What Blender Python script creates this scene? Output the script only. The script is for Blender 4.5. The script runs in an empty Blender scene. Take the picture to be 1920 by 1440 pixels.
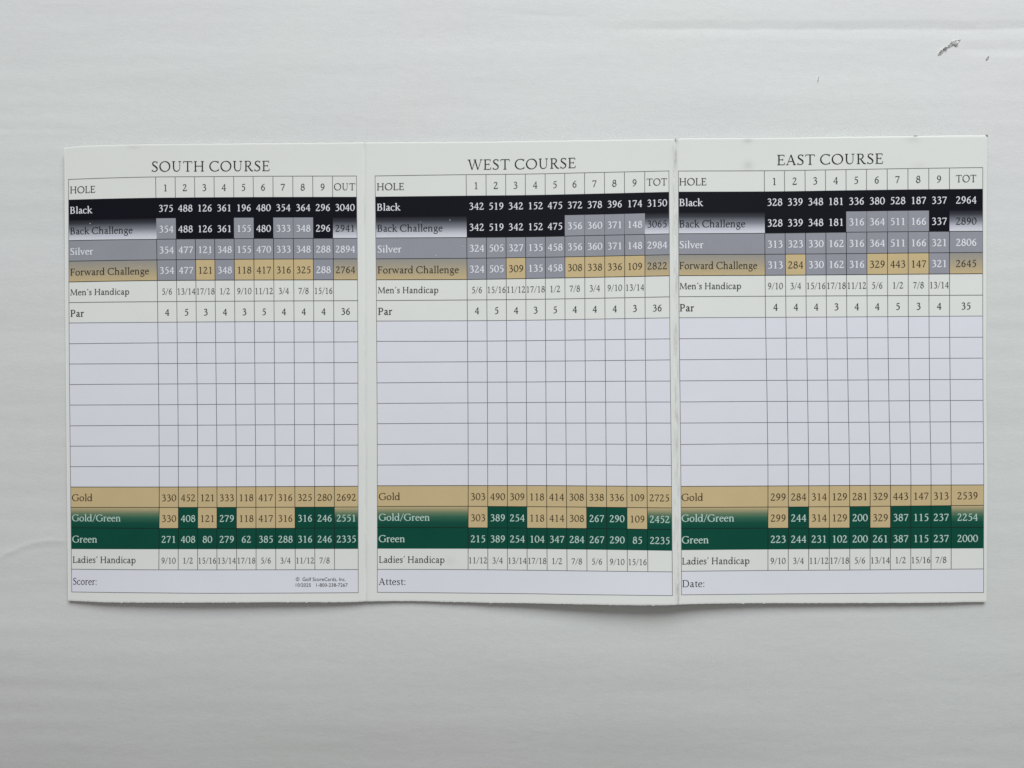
import bpy, math, random
import numpy as np
from mathutils import Vector
from mathutils.geometry import delaunay_2d_cdt

random.seed(7)
# ------------------------------------------------------------------ scale
# the card is 305 x 152 mm; one unit = 1 metre.  "px" below are print-layout
# units of 0.1763 mm used for laying the printed table out on the card.
S = 0.3386 / 1920.0
H = 0.270                      # camera height above the board
MM = 0.001

# ------------------------------------------------------------------ camera
sc = bpy.context.scene
cam_d = bpy.data.cameras.new('camera')
cam = bpy.data.objects.new('camera', cam_d)
sc.collection.objects.link(cam)
cam.location = (0, 0, H)
cam.rotation_euler = (0, 0, 0)
cam_d.sensor_fit = 'HORIZONTAL'
cam_d.sensor_width = 36.0
cam_d.lens = 36.0 * H / 0.3386
cam_d.clip_start = 0.01
cam_d.clip_end = 20.0
sc.camera = cam

# ------------------------------------------------------------------ light
w = bpy.data.worlds.new('World')
sc.world = w
w.use_nodes = True
bg = w.node_tree.nodes['Background']
bg.inputs[0].default_value = (1.0, 0.965, 0.925, 1)
bg.inputs[1].default_value = 0.23

def area(name, loc, target, sx, sy, power, col):
    d = bpy.data.lights.new(name, 'AREA')
    d.shape = 'RECTANGLE'; d.size = sx; d.size_y = sy
    d.energy = power; d.color = col
    o = bpy.data.objects.new(name, d)
    sc.collection.objects.link(o)
    o.location = loc
    o.rotation_euler = (Vector(target) - Vector(loc)).to_track_quat('-Z', 'Y').to_euler()
    return o
area('window_light', (0.16, 0.76, 0.64), (0.0, 0.02, 0.0), 0.65, 0.5, 9.25, (0.94, 0.985, 1.0))

sc.view_settings.view_transform = 'Standard'
sc.view_settings.look = 'None'
sc.view_settings.exposure = 0.0
sc.view_settings.gamma = 1.0

# ------------------------------------------------------------------ helpers
def pchip(xs, ys):
    xs = np.asarray(xs, float); ys = np.asarray(ys, float)
    h = np.diff(xs); d = np.diff(ys) / h
    n = len(xs); m = np.zeros(n)
    if n == 2:
        m[:] = d[0]
    else:
        for i in range(1, n - 1):
            if d[i-1] * d[i] > 0:
                w1 = 2*h[i] + h[i-1]; w2 = h[i] + 2*h[i-1]
                m[i] = (w1 + w2) / (w1/d[i-1] + w2/d[i])
        m[0] = d[0]; m[-1] = d[-1]
    def f(x):
        x = np.asarray(x, float)
        i = np.clip(np.searchsorted(xs, x) - 1, 0, n - 2)
        t = (x - xs[i]) / h[i]
        t = np.clip(t, -0.6, 1.6)
        a = 2*t**3 - 3*t**2 + 1; b = t**3 - 2*t**2 + t
        c = -2*t**3 + 3*t**2; e = t**3 - t**2
        r = a*ys[i] + b*h[i]*m[i] + c*ys[i+1] + e*h[i]*m[i+1]
        lo = x < xs[0]; hi = x > xs[-1]
        r = np.where(lo, ys[0] + m[0]*(x - xs[0]), r)
        r = np.where(hi, ys[-1] + m[-1]*(x - xs[-1]), r)
        return r
    return f

def vnoise(x, y, seed=0):
    """smooth value noise, vectorised"""
    x = np.asarray(x, float); y = np.asarray(y, float)
    xi = np.floor(x).astype(np.int64); yi = np.floor(y).astype(np.int64)
    fx = x - xi; fy = y - yi
    fx = fx*fx*(3-2*fx); fy = fy*fy*(3-2*fy)
    def hsh(a, b):
        n = (a*374761393 + b*668265263 + seed*974634777) & 0x7fffffff
        n = ((n ^ (n >> 13)) * 1274126177) & 0x7fffffff
        return ((n ^ (n >> 16)) & 0xffff) / 65535.0
    return ((hsh(xi, yi)*(1-fx) + hsh(xi+1, yi)*fx)*(1-fy)
            + (hsh(xi, yi+1)*(1-fx) + hsh(xi+1, yi+1)*fx)*fy) * 2 - 1

def sstep(a, b, x):
    t = np.clip((np.asarray(x, float) - a) / (b - a), 0, 1)
    return t*t*(3-2*t)

def lin(c):
    return tuple(((v/255)/12.92 if v/255 <= 0.04045 else (((v/255)+0.055)/1.055)**2.4) for v in c)

# ------------------------------------------------------------------ how the card bends
FOLD1 = pchip([262, 1130], [683.0, 686.5])     # x of first fold against y
FOLD2 = pchip([258, 1134], [1266.0, 1270.0])
zb_s = pchip([118, 200, 400, 560, 640, 690], [0.7, 1.6, 2.5, 2.1, 1.5, 1.0])
zb_w = pchip([680, 760, 860, 1000, 1140, 1230, 1275], [1.0, 0.6, 0.9, 2.2, 3.9, 4.4, 4.1])
zb_e = pchip([1262, 1330, 1450, 1600, 1750, 1856], [4.1, 2.8, 1.8, 1.5, 1.3, 0.8])
zt_s = pchip([118, 300, 500, 690], [0.5, 0.6, 0.65, 0.55])
zt_w = pchip([680, 800, 1000, 1150, 1275], [0.55, 0.6, 0.7, 0.9, 1.2])
zt_e = pchip([1262, 1400, 1600, 1700, 1856], [1.2, 0.9, 0.7, 0.7, 0.5])

def card_z(px, py, k):
    """height of the paper's top face above the board, metres"""
    t = np.clip((np.asarray(py, float) - 258) / (1132 - 258), 0, 1)
    zt = (zt_s, zt_w, zt_e)[k](px); zb = (zb_s, zb_w, zb_e)[k](px)
    z = zt + (zb - zt) * (t**3.0) + 2.3*np.clip(1 - t/0.36, 0, 1)**2 + 0.6*np.clip((t - 0.86)/0.14, 0, 1)**2
    # grooves along the two folds
    d1 = np.abs(px - FOLD1(py)); d2 = np.abs(px - FOLD2(py))
    z = z - 0.10*np.exp(-(d1/3.0)**2) - 0.16*np.exp(-(d2/2.6)**2)
    z = z + 0.05*np.exp(-((d2-7)/5.0)**2)
    # slight waves of the sheet
    z = z + 0.10*vnoise(px/170.0, py/150.0, 3) + 0.015*vnoise(px/40.0, py/45.0, 5)
    # diagonal dent in the blank area of the third leaf
    dd = (py - 757 + (px - 1280)*0.16)
    z = z + 0.05*np.exp(-(dd/5.0)**2)*sstep(1262, 1290, px)*(1 - sstep(1310, 1370, px))
    dd = (py - 789 - (px - 1800)*0.0)
    z = z + 0.04*np.exp(-(dd/6.0)**2)*sstep(1770, 1815, px)*(1 - sstep(1838, 1850, px))
    return np.maximum(z, 0.45) * MM

CX, CY = (986 - 960)*S, (720 - 696)*S          # root of the card

def to_world(px, py, z):
    k = (H - z) / H
    return (px - 960)*S*k - CX, (720 - py)*S*k - CY, z

def card_pts(px, py, k, lift):
    px = np.asarray(px, float); py = np.asarray(py, float)
    z = card_z(px, py, k) + lift
    x, y, z = to_world(px, py, z)
    return np.stack([x, y, z], -1)

# ------------------------------------------------------------------ layout of the three tables
# ruled horizontal lines, y at a few x; ruled vertical lines, x at a few rows
TAB = [
 dict(  # left leaf
  kx=[128.4, 210, 292, 401, 515, 668.4],
  rows=[[336.3,333.4,331.6,330.9,330.2,329.8],[374.5,372.3,370.8,369.9,369.4,369.1],[412.9,410.8,409.4,408.6,408.0,407.5],
        [451,449.5,448.6,447.6,447.0,446.6],[489.7,488.3,487.3,486.4,485.7,485.3],[528.6,527,525.9,525.2,524.8,524.5],
        [567.3,566.2,565.5,564.8,564.2,563.6],[605.6,604.9,604.3,603.5,602.9,602.3],[644.5,643.6,642.9,642.2,641.6,641],
        [682.5,682.1,681.8,681.1,680.4,679.7],[721,720.4,720,719.4,718.9,718.4],[759.5,759.1,758.8,758.2,757.5,756.9],
        [798.4,797.9,797.5,797,796.4,795.8],[836.6,836.2,835.9,835.5,835,834.5],[874.9,874.8,874.6,874.2,873.7,873.2],
        [913.1,913.1,913.1,912.8,912.3,911.6],[951.4,951.4,951.4,951.3,951,950.5],[989.6,990.2,990.6,990.6,990.4,989.8],
        [1029.3,1029.6,1029.7,1029.6,1029.4,1029],[1067.2,1067.9,1068.4,1068.5,1068.3,1067.9],[1109.7,1110.8,1111.6,1112.3,1112,1111.2]],
  cols={0:[128.4,291.7,328.3,364.7,401.3,438,474.7,511.7,548.9,586.3,623.4,668.4],
        7:[129.5,295.9,331.9,368.1,404,440.3,477,514,551.3,588.3,625.8,670.8],
        15:[132.4,298.6,334.5,370.8,406.8,443.2,479.6,516.2,552.8,589.9,626.9,671.4],
        20:[134.5,297.5,334,370.2,406.6,443.6,480.4,517.4,554,590.5,627.3,671.7]}),
 dict(  # middle leaf
  kx=[703.3, 875, 985, 1096, 1255],
  rows=[[329.7,327.3,326.2,323.8,320.3],[368.8,366.9,365.8,363.6,359.8],[407,405.5,404.8,402.9,398.9],
        [446,445.2,444.2,441.8,438.3],[485.3,484.2,482.8,480.9,477.5],[524.5,523.9,522.2,520.2,516.9],
        [563.4,562.3,561.3,559.5,556.4],[602,601.4,600.4,598.6,595.9],[640,639.7,638.8,637.2,635.3],
        [679.2,678.3,677.4,676.5,674.7],[717.9,716.6,716.2,715.1,714.4],[756.4,755.4,754.7,754,753.7],
        [794.4,793.4,793.2,793.2,793.2],[833.3,832.4,832.4,832.6,832.9],[872,871.3,871.3,871.6,872.5],
        [910.8,910.4,910.4,911,912.1],[949.5,949.3,949.9,950.7,952.3],[989,989.4,990,990.8,992.9],
        [1028.6,1028.8,1029.3,1030.3,1032.5],[1067.5,1068,1069.1,1070.5,1072.2],[1110.4,1111.9,1113,1114.8,1116.7]],
  cols={0:[703.3,874.1,911.3,948.1,985,1022.2,1058.9,1096.1,1133.4,1170.9,1208.9,1254.3],
        7:[706.1,876.4,913.1,949.7,986.3,1022.8,1059.5,1096.8,1134.4,1171.7,1209.7,1255.8],
        15:[707.5,877.9,914.5,951.3,987.8,1024.9,1062.1,1099.5,1137.1,1175.3,1213.3,1259.2],
        20:[707.5,877.7,914.7,951.6,988.7,1026.2,1063.5,1101,1138.9,1176.7,1215.1,1261]}),
 dict(  # right leaf
  kx=[1272, 1434, 1586, 1704, 1843],
  rows=[[320.5,320,317.7,315.8,313.9],[359.5,359,356.9,355.3,354.1],[398.6,398.2,396.6,395.2,394],
        [438.1,437.2,435.4,434.3,433.4],[477.2,476.7,475.5,474.4,473.1],[516.6,516.1,515,514,513],
        [556.1,555.3,554.5,553.9,553.2],[595.8,595,594.2,593.3,592.5],[635.1,634.1,633.4,632.8,632.2],
        [674.5,673.3,672.8,672.1,671.4],[714.1,713.2,712.5,711.9,711.3],[753.6,752.6,752.1,751.4,750.7],
        [793.2,792.3,791.8,791.2,790.6],[833.3,831.9,831.4,830.9,830.3],[872.3,871.8,871.1,870.5,869.9],
        [911.9,911.2,910.3,909.7,909.1],[951.4,950.7,949.8,948.7,947.4],[991.1,990.3,989.8,989.4,989],
        [1031.4,1030.2,1029.3,1028.7,1028.1],[1071.2,1069.7,1068.8,1067.8,1066.7],[1115.3,1113.8,1112.6,1111.7,1110.9]],
  cols={0:[1272,1433.1,1470.9,1509.5,1547.8,1586.3,1624.8,1663.6,1702.5,1741.6,1780.3,1842.8],
        7:[1273.4,1435.5,1473.8,1511.9,1549.8,1587.8,1626.1,1664.7,1703.3,1742,1780.6,1842.8],
        11:[1275.3,1438.3,1476.2,1514.5,1552.5,1590.5,1628.6,1666.8,1705.2,1743.4,1781.9,1843.3],
        15:[1276.8,1440,1478.2,1516.5,1554.9,1593.1,1631.6,1669.7,1708,1745.8,1783.5,1844.6],
        20:[1278,1440,1478.1,1516.3,1555.1,1593.5,1631.5,1669.7,1707.7,1745.8,1783.6,1844.3]}),
]
for T in TAB:
    T['yf'] = [pchip(T['kx'], r) for r in T['rows']]
    ks = sorted(T['cols'])
    T['xf'] = [pchip(ks, [T['cols'][k][c] for k in ks]) for c in range(12)]

def row_y(T, x, r):
    """y of fractional row r at x"""
    j = int(min(max(math.floor(r), 0), 19)); f = r - j
    return T['yf'][j](x)*(1-f) + T['yf'][j+1](x)*f

def cell_xy(T, c, r):
    """c, r fractional column / row arrays"""
    c = np.asarray(c, float); r = np.asarray(r, float)
    j = np.clip(np.floor(c).astype(int), 0, 10)
    f = c - j
    X = np.zeros(c.shape); Y = np.zeros(c.shape)
    it = np.nditer(c, flags=['multi_index'])
    for _ in it:
        i = it.multi_index
        X[i] = T['xf'][j[i]](r[i])*(1-f[i]) + T['xf'][j[i]+1](r[i])*f[i]
        Y[i] = row_y(T, X[i], r[i])
    return X, Y

# ------------------------------------------------------------------ materials
def new_mat(name):
    m = bpy.data.materials.new(name); m.use_nodes = True
    nt = m.node_tree
    return m, nt, nt.nodes['Principled BSDF']

def N(nt, typ, **kw):
    n = nt.nodes.new(typ)
    for k, v in kw.items():
        setattr(n, k, v)
    return n

def noise(nt, scale, detail=3, rough=0.5, coord='Object', stretch=None):
    tc = N(nt, 'ShaderNodeTexCoord')
    src = tc.outputs[coord]
    if stretch:
        mp = N(nt, 'ShaderNodeMapping')
        mp.inputs['Scale'].default_value = stretch
        nt.links.new(src, mp.inputs[0]); src = mp.outputs[0]
    n = N(nt, 'ShaderNodeTexNoise')
    n.inputs['Scale'].default_value = scale
    n.inputs['Detail'].default_value = detail
    n.inputs['Roughness'].default_value = rough
    nt.links.new(src, n.inputs['Vector'])
    return n.outputs['Fac']

def ramp(nt, fac, stops):
    r = N(nt, 'ShaderNodeValToRGB')
    els = r.color_ramp.elements
    while len(els) < len(stops):
        els.new(0.5)
    for e, (p, c) in zip(els, stops):
        e.position = p; e.color = (*c, 1)
    nt.links.new(fac, r.inputs[0])
    return r.outputs[0]

def mix(nt, fac, a, b, mode='MIX'):
    m = N(nt, 'ShaderNodeMix', data_type='RGBA', blend_type=mode)
    for sock, v in ((m.inputs[0], fac), (m.inputs[6], a), (m.inputs[7], b)):
        if hasattr(v, 'links'):
            nt.links.new(v, sock)
        elif isinstance(v, (int, float)):
            sock.default_value = v
        else:
            sock.default_value = (*v, 1)
    return m.outputs[2]

def bump(nt, bsdf, pairs, dist=0.0001):
    """pairs: (fac socket, strength)"""
    prev = None
    for f, s in pairs:
        b = N(nt, 'ShaderNodeBump')
        b.inputs['Strength'].default_value = s
        b.inputs['Distance'].default_value = dist
        nt.links.new(f, b.inputs['Height'])
        if prev: nt.links.new(prev, b.inputs['Normal'])
        prev = b.outputs[0]
    nt.links.new(prev, bsdf.inputs['Normal'])

def ink(name, col, vary=0.10, rough=0.42, spec=0.5, fleck=0.0):
    spec *= 0.42
    """printed ink on coated card stock: fine mottling, satin gloss, rubbed flecks"""
    m, nt, b = new_mat(name)
    f1 = noise(nt, 90, 4, 0.6)
    f2 = noise(nt, 2600, 2, 0.6)
    lo = tuple(c*(1-vary) for c in col); hi = tuple(min(1, c*(1+vary)) for c in col)
    c = ramp(nt, f1, [(0.3, lo), (0.7, hi)])
    c = mix(nt, 0.35, c, ramp(nt, f2, [(0.35, lo), (0.65, hi)]))
    if fleck:
        f3 = noise(nt, 1500, 5, 0.75)
        msk = ramp(nt, f3, [(0.68, (0, 0, 0)), (0.76, (fleck,)*3)])
        c = mix(nt, msk, c, (0.6, 0.6, 0.62))
    nt.links.new(c, b.inputs['Base Color'])
    b.inputs['Roughness'].default_value = rough
    b.inputs['Specular IOR Level'].default_value = spec
    bump(nt, b, [(f1, 0.25), (f2, 0.05)], 0.0002)
    return m

def fade_ink(name, stops, rough=0.42):
    m, nt, b = new_mat(name)
    uv = N(nt, 'ShaderNodeUVMap'); uv.uv_map = 'UVMap'
    sp = N(nt, 'ShaderNodeSeparateXYZ'); nt.links.new(uv.outputs[0], sp.inputs[0])
    c = ramp(nt, sp.outputs[1], stops)
    f2 = noise(nt, 2600, 2, 0.6)
    g = ramp(nt, f2, [(0.35, (0.92,)*3), (0.65, (1.0,)*3)])
    c = mix(nt, 1.0, c, g, 'MULTIPLY')
    nt.links.new(c, b.inputs['Base Color'])
    b.inputs['Roughness'].default_value = rough
    b.inputs['Specular IOR Level'].default_value = 0.2
    f1 = noise(nt, 90, 4, 0.6)
    bump(nt, b, [(f1, 0.25), (f2, 0.05)], 0.0002)
    return m

C_BLACK = (0.0040, 0.0045, 0.0105)
C_SILVER = (0.345, 0.350, 0.400)
C_GOLD = (0.675, 0.525, 0.290)
C_GREEN = (0.002, 0.078, 0.050)
C_WHITE = (0.845, 0.845, 0.925)
C_TINT = (0.862, 0.875, 0.842)

M_blank = ink('white_card_stock', C_WHITE, 0.015, 0.5, 0.35)
M_black = ink('black_ink', C_BLACK, 0.18, 0.40, 0.5, 0.05)
M_silver = ink('silver_grey_ink', C_SILVER, 0.05, 0.42, 0.5, 0.35)
M_gold = ink('tan_gold_ink', C_GOLD, 0.04, 0.45, 0.4, 0.10)
M_green = ink('dark_green_ink', C_GREEN, 0.08, 0.42, 0.45, 0.03)
M_fade_back = fade_ink('black_to_white_fade_ink', [(0.0, C_WHITE), (0.22, (0.66, 0.67, 0.75)), (0.5, (0.27, 0.28, 0.33)), (0.8, (0.055, 0.058, 0.075)), (1.0, (0.012, 0.013, 0.02))])
M_fade_fwd = fade_ink('grey_to_tan_fade_ink', [(0.0, C_GOLD), (0.3, (0.57, 0.47, 0.30)), (0.7, (0.44, 0.395, 0.315)), (1.0, (0.36, 0.35, 0.335))])
M_fade_gg = fade_ink('tan_to_green_fade_ink', [(0.0, C_GREEN), (0.25, (0.006, 0.092, 0.06)), (0.5, (0.04, 0.155, 0.098)), (0.7, (0.17, 0.25, 0.15)), (0.88, (0.46, 0.405, 0.235)), (1.0, C_GOLD)])
M_txt_dark = ink('charcoal_lettering_ink', (0.010, 0.013, 0.015), 0.15, 0.5)
M_txt_grey = ink('grey_lettering_ink', (0.035, 0.040, 0.042), 0.15, 0.5)
M_txt_pale = ink('pale_grey_lettering_ink', (0.075, 0.08, 0.083), 0.15, 0.5)
M_txt_brown = ink('brown_lettering_ink', (0.060, 0.030, 0.010), 0.15, 0.5)
M_txt_olive = ink('dark_olive_lettering_ink', (0.030, 0.024, 0.014), 0.15, 0.5)
M_txt_white = ink('white_lettering', (0.86, 0.87, 0.94), 0.03, 0.45)
M_txt_mint = ink('pale_mint_lettering', (0.56, 0.74, 0.68), 0.03, 0.45)
M_line = ink('dark_rule_ink', (0.19, 0.18, 0.20), 0.2, 0.5)
M_line_dark = ink('black_rule_ink', (0.012, 0.016, 0.014), 0.2, 0.5)
M_scuff = ink('rubbed_white_scuff', (0.62, 0.63, 0.66), 0.05, 0.6)
M_smudge = ink('faint_grey_smudge', (0.60, 0.60, 0.58), 0.08, 0.6)

# card stock: pale tinted coating, rubbed along the folds, a few smudges
M_card, nt, b = new_mat('tinted_card_stock')
f1 = noise(nt, 60, 4, 0.6); f2 = noise(nt, 2400, 3, 0.6)
fs = noise(nt, 900, 4, 0.7, stretch=(1.0, 0.12, 1.0))
c = ramp(nt, f1, [(0.3, tuple(v*0.985 for v in C_TINT)), (0.7, tuple(v*1.01 for v in C_TINT))])
c = mix(nt, 0.3, c, ramp(nt, f2, [(0.3, tuple(v*0.95 for v in C_TINT)), (0.7, tuple(v*1.03 for v in C_TINT))]))
uv = N(nt, 'ShaderNodeUVMap'); uv.uv_map = 'UVMap'
sp = N(nt, 'ShaderNodeSeparateXYZ'); nt.links.new(uv.outputs[0], sp.inputs[0])
wear = ramp(nt, sp.outputs[0], [(0.0, (0, 0, 0)), (1.0, (1, 1, 1))])   # U = closeness to a fold
streak = ramp(nt, fs, [(0.46, (0, 0, 0)), (0.66, (1, 1, 1))])
m1 = mix(nt, 1.0, wear, streak, 'MULTIPLY')
c = mix(nt, m1, c, (0.55, 0.55, 0.525))
sm = ramp(nt, sp.outputs[1], [(0.0, (0, 0, 0)), (1.0, (0.35, 0.35, 0.35))])  # V = smudge amount
c = mix(nt, sm, c, (0.42, 0.41, 0.39))
nt.links.new(c, b.inputs['Base Color'])
b.inputs['Roughness'].default_value = 0.55
b.inputs['Specular IOR Level'].default_value = 0.22
bump(nt, b, [(f1, 0.25), (f2, 0.06), (m1, 0.35)], 0.0002)

M_core, nt, b = new_mat('torn_card_core')
f = noise(nt, 1800, 4, 0.7)
nt.links.new(ramp(nt, f, [(0.3, (0.16, 0.155, 0.135)), (0.7, (0.40, 0.385, 0.35))]), b.inputs['Base Color'])
b.inputs['Roughness'].default_value = 0.9

# white faced corrugated board
M_board, nt, b = new_mat('white_kraft_liner')
f0 = noise(nt, 7, 3, 0.5, stretch=(0.6, 1.5, 1))
f1 = noise(nt, 26, 6, 0.65, stretch=(0.45, 1.6, 1))
f2 = noise(nt, 420, 5, 0.7, stretch=(0.6, 1.2, 1))
f3 = noise(nt, 2100, 3, 0.7)
f4 = noise(nt, 9, 2, 0.5)
A = (0.725, 0.730, 0.722); B = (0.76, 0.768, 0.766)
c = ramp(nt, f0, [(0.35, A), (0.65, B)])
c = mix(nt, 0.5, c, ramp(nt, f1, [(0.3, (0.685, 0.69, 0.685)), (0.7, (0.815, 0.822, 0.82))]))
c = mix(nt, 0.35, c, ramp(nt, f2, [(0.3, (0.68, 0.685, 0.68)), (0.7, (0.82, 0.825, 0.825))]))
c = mix(nt, 0.30, c, ramp(nt, f3, [(0.3, (0.64, 0.645, 0.64)), (0.7, (0.86, 0.865, 0.865))]))
c = mix(nt, 0.11, c, ramp(nt, f4, [(0.4, (0.78, 0.70, 0.76)), (0.6, (0.68, 0.80, 0.76))]))
# sparse dark fibres and specks
vo = N(nt, 'ShaderNodeTexVoronoi'); vo.inputs['Scale'].default_value = 55
tc = N(nt, 'ShaderNodeTexCoord'); nt.links.new(tc.outputs['Object'], vo.inputs['Vector'])
wn = N(nt, 'ShaderNodeTexWhiteNoise'); nt.links.new(vo.outputs['Color'], wn.inputs['Vector'])
gt = N(nt, 'ShaderNodeMath', operation='GREATER_THAN'); gt.inputs[1].default_value = 0.72
nt.links.new(wn.outputs['Value'], gt.inputs[0])
dot = ramp(nt, vo.outputs['Distance'], [(0.008, (0.55, 0.55, 0.55)), (0.018, (0, 0, 0))])
mm = mix(nt, 1.0, dot, gt.outputs[0], 'MULTIPLY')
c = mix(nt, mm, c, (0.25, 0.24, 0.22))
nt.links.new(c, b.inputs['Base Color'])
b.inputs['Roughness'].default_value = 0.72
b.inputs['Specular IOR Level'].default_value = 0.25
bump(nt, b, [(f1, 0.35), (f2, 0.22), (f3, 0.12)], 0.0003)

M_pulp, nt, b = new_mat('torn_paper_pulp')
f = noise(nt, 2500, 4, 0.7)
at = N(nt, 'ShaderNodeAttribute'); at.attribute_name = 'pulp'
c = mix(nt, at.outputs['Fac'], (0.86, 0.86, 0.84), (0.42, 0.41, 0.39))
c = mix(nt, 0.4, c, ramp(nt, f, [(0.35, (0.75,)*3), (0.65, (1, 1, 1))]), 'MULTIPLY')
nt.links.new(c, b.inputs['Base Color'])
b.inputs['Roughness'].default_value = 0.95
b.inputs['Specular IOR Level'].default_value = 0.1

# ------------------------------------------------------------------ object helpers
def mesh_obj(name, verts, faces, mat, parent=None, uvs=None, smooth=False, mesh=None):
    me = bpy.data.meshes.new(name)
    me.from_pydata([tuple(v) for v in verts], [], faces)
    if mat:
        for m in (mat if isinstance(mat, (list, tuple)) else [mat]):
            me.materials.append(m)
    if uvs is not None:
        l = me.uv_layers.new(name='UVMap')
        vi = np.zeros(len(me.loops), dtype=np.int32)
        me.loops.foreach_get('vertex_index', vi)
        l.data.foreach_set('uv', np.asarray(uvs, dtype=np.float32)[vi].ravel())
    if smooth:
        me.polygons.foreach_set('use_smooth', [True]*len(me.polygons))
    me.update()
    o = bpy.data.objects.new(name, me)
    sc.collection.objects.link(o)
    if parent: o.parent = parent
    return o

def grid_faces(nr, nc, off=0):
    return [(off+i*nc+j, off+i*nc+j+1, off+(i+1)*nc+j+1, off+(i+1)*nc+j)
            for i in range(nr-1) for j in range(nc-1)]

# ------------------------------------------------------------------ the board (setting)
def board_h(px, py):
    """relief of the cardboard liner, metres"""
    x = px; y = py
    wv = 6*vnoise(x/260, y/120, 11)
    amp = 0.55 + 0.45*vnoise(x/420, y/210, 12)
    amp = amp * (0.75 + 1.3*(1 - sstep(120, 420, x)) + 1.2*sstep(1780, 1880, x) + 0.35*sstep(1150, 1300, y))
    h = 0.016*amp*np.sin(2*np.pi*(y + wv)/45.0)
    h = h + 0.12*vnoise(x/330, y/62, 13) + 0.030*vnoise(x/120, y/20, 14) + 0.008*vnoise(x/26, y/9, 15)
    # scored crease along the top right
    f = sstep(1060, 1290, x)
    wob = 1.2*vnoise(x/35, x*0, 16)
    d = y - (54 + wob)
    h = h - 0.28*f*np.where(d < 0, np.clip(1 + d/16.0, 0, 1), np.clip(1 - d/22.0, 0, 1)**1.5)
    # second shallow step at the right edge
    f = sstep(1780, 1830, x)
    d = y - 93
    h = h - 0.14*f*np.where(d < 0, np.clip(1 + d/17.0, 0, 1), np.clip(1 - d/14.0, 0, 1))
    # short bright wrinkle at the top middle
    f = sstep(930, 980, x)*(1 - sstep(1060, 1130, x))
    d = y - 27 - (x - 960)*0.03
    h = h - 0.05*f*np.exp(-(d/5)**2)
    # wrinkles at the left border
    f = 1 - sstep(90, 190, x)
    d = y - 242
    h = h - 0.09*f*np.where(d < 0, np.clip(1 + d/14.0, 0, 1), np.clip(1 - d/10.0, 0, 1))
    d = y - 7 - 0.0007*(x-110)**2
    h = h + 0.03*(sstep(60, 90, x)*(1-sstep(140, 160, x)))*np.exp(-(d/3)**2)
    yc = 1047 - 0.62*x + 0.0030*x*x
    f = 1 - sstep(95, 150, x)
    d = y - yc
    h = h + f*(0.16*np.exp(-(d/6.0)**2)) + f*0.10*sstep(-40, 0, -np.abs(d))*np.where(d < 0, 1, 0.3)
    d = y - 795
    h = h + 0.02*(1 - sstep(20, 60, x))*np.exp(-(d/5)**2)
    # faint long wrinkles in the lower area
    d = y - 1290 - 8*vnoise(x/200, 0*x, 18)
    h = h + 0.012*np.exp(-(d/7)**2)*sstep(900, 1100, x)*(1 - sstep(1300, 1500, x))
    # the sheet sags away towards its near edge
    yy = np.clip(y - 1165, 0, 420) + 0.10*np.clip(300 - x, 0, 300)*sstep(1165, 1300, y)
    h = h - 0.20*(1 - 0.5*sstep(1000, 1850, x))*yy*yy/(2*275.0)*S*1000
    return h*MM

xs = np.concatenate([np.array([-1400, -900, -500, -260, -120]), np.arange(-40, 1965, 4.0), np.array([2040, 2180, 2420, 2820, 3320])])
ys = np.concatenate([np.array([-1100, -700, -400, -200, -90]), np.arange(-30, 1475, 2.5), np.array([1540, 1660, 1860, 2200, 2560])])
PX, PY = np.meshgrid(xs, ys)
Z = board_h(PX, PY)
V = np.stack([(PX-960)*S, (720-PY)*S, Z], -1).reshape(-1, 3)
nr, nc = PX.shape
I = np.arange(nr*nc).reshape(nr, nc)
F = np.stack([I[:-1, :-1], I[1:, :-1], I[1:, 1:], I[:-1, 1:]], -1).reshape(-1, 4)
me = bpy.data.meshes.new('cardboard')
me.vertices.add(len(V)); me.vertices.foreach_set('co', V.astype(np.float32).ravel())
me.loops.add(F.size); me.loops.foreach_set('vertex_index', F.astype(np.int32).ravel())
me.polygons.add(len(F)); me.polygons.foreach_set('loop_start', np.arange(0, F.size, 4, dtype=np.int32))
me.polygons.foreach_set('loop_total', np.full(len(F), 4, dtype=np.int32))
me.polygons.foreach_set('use_smooth', [True]*len(F))
me.materials.append(M_board)
me.update(calc_edges=True); me.validate()
board = bpy.data.objects.new('cardboard', me)
sc.collection.objects.link(board)
board['kind'] = 'structure'
board['label'] = 'white faced corrugated cardboard sheet under the scorecard'

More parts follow.
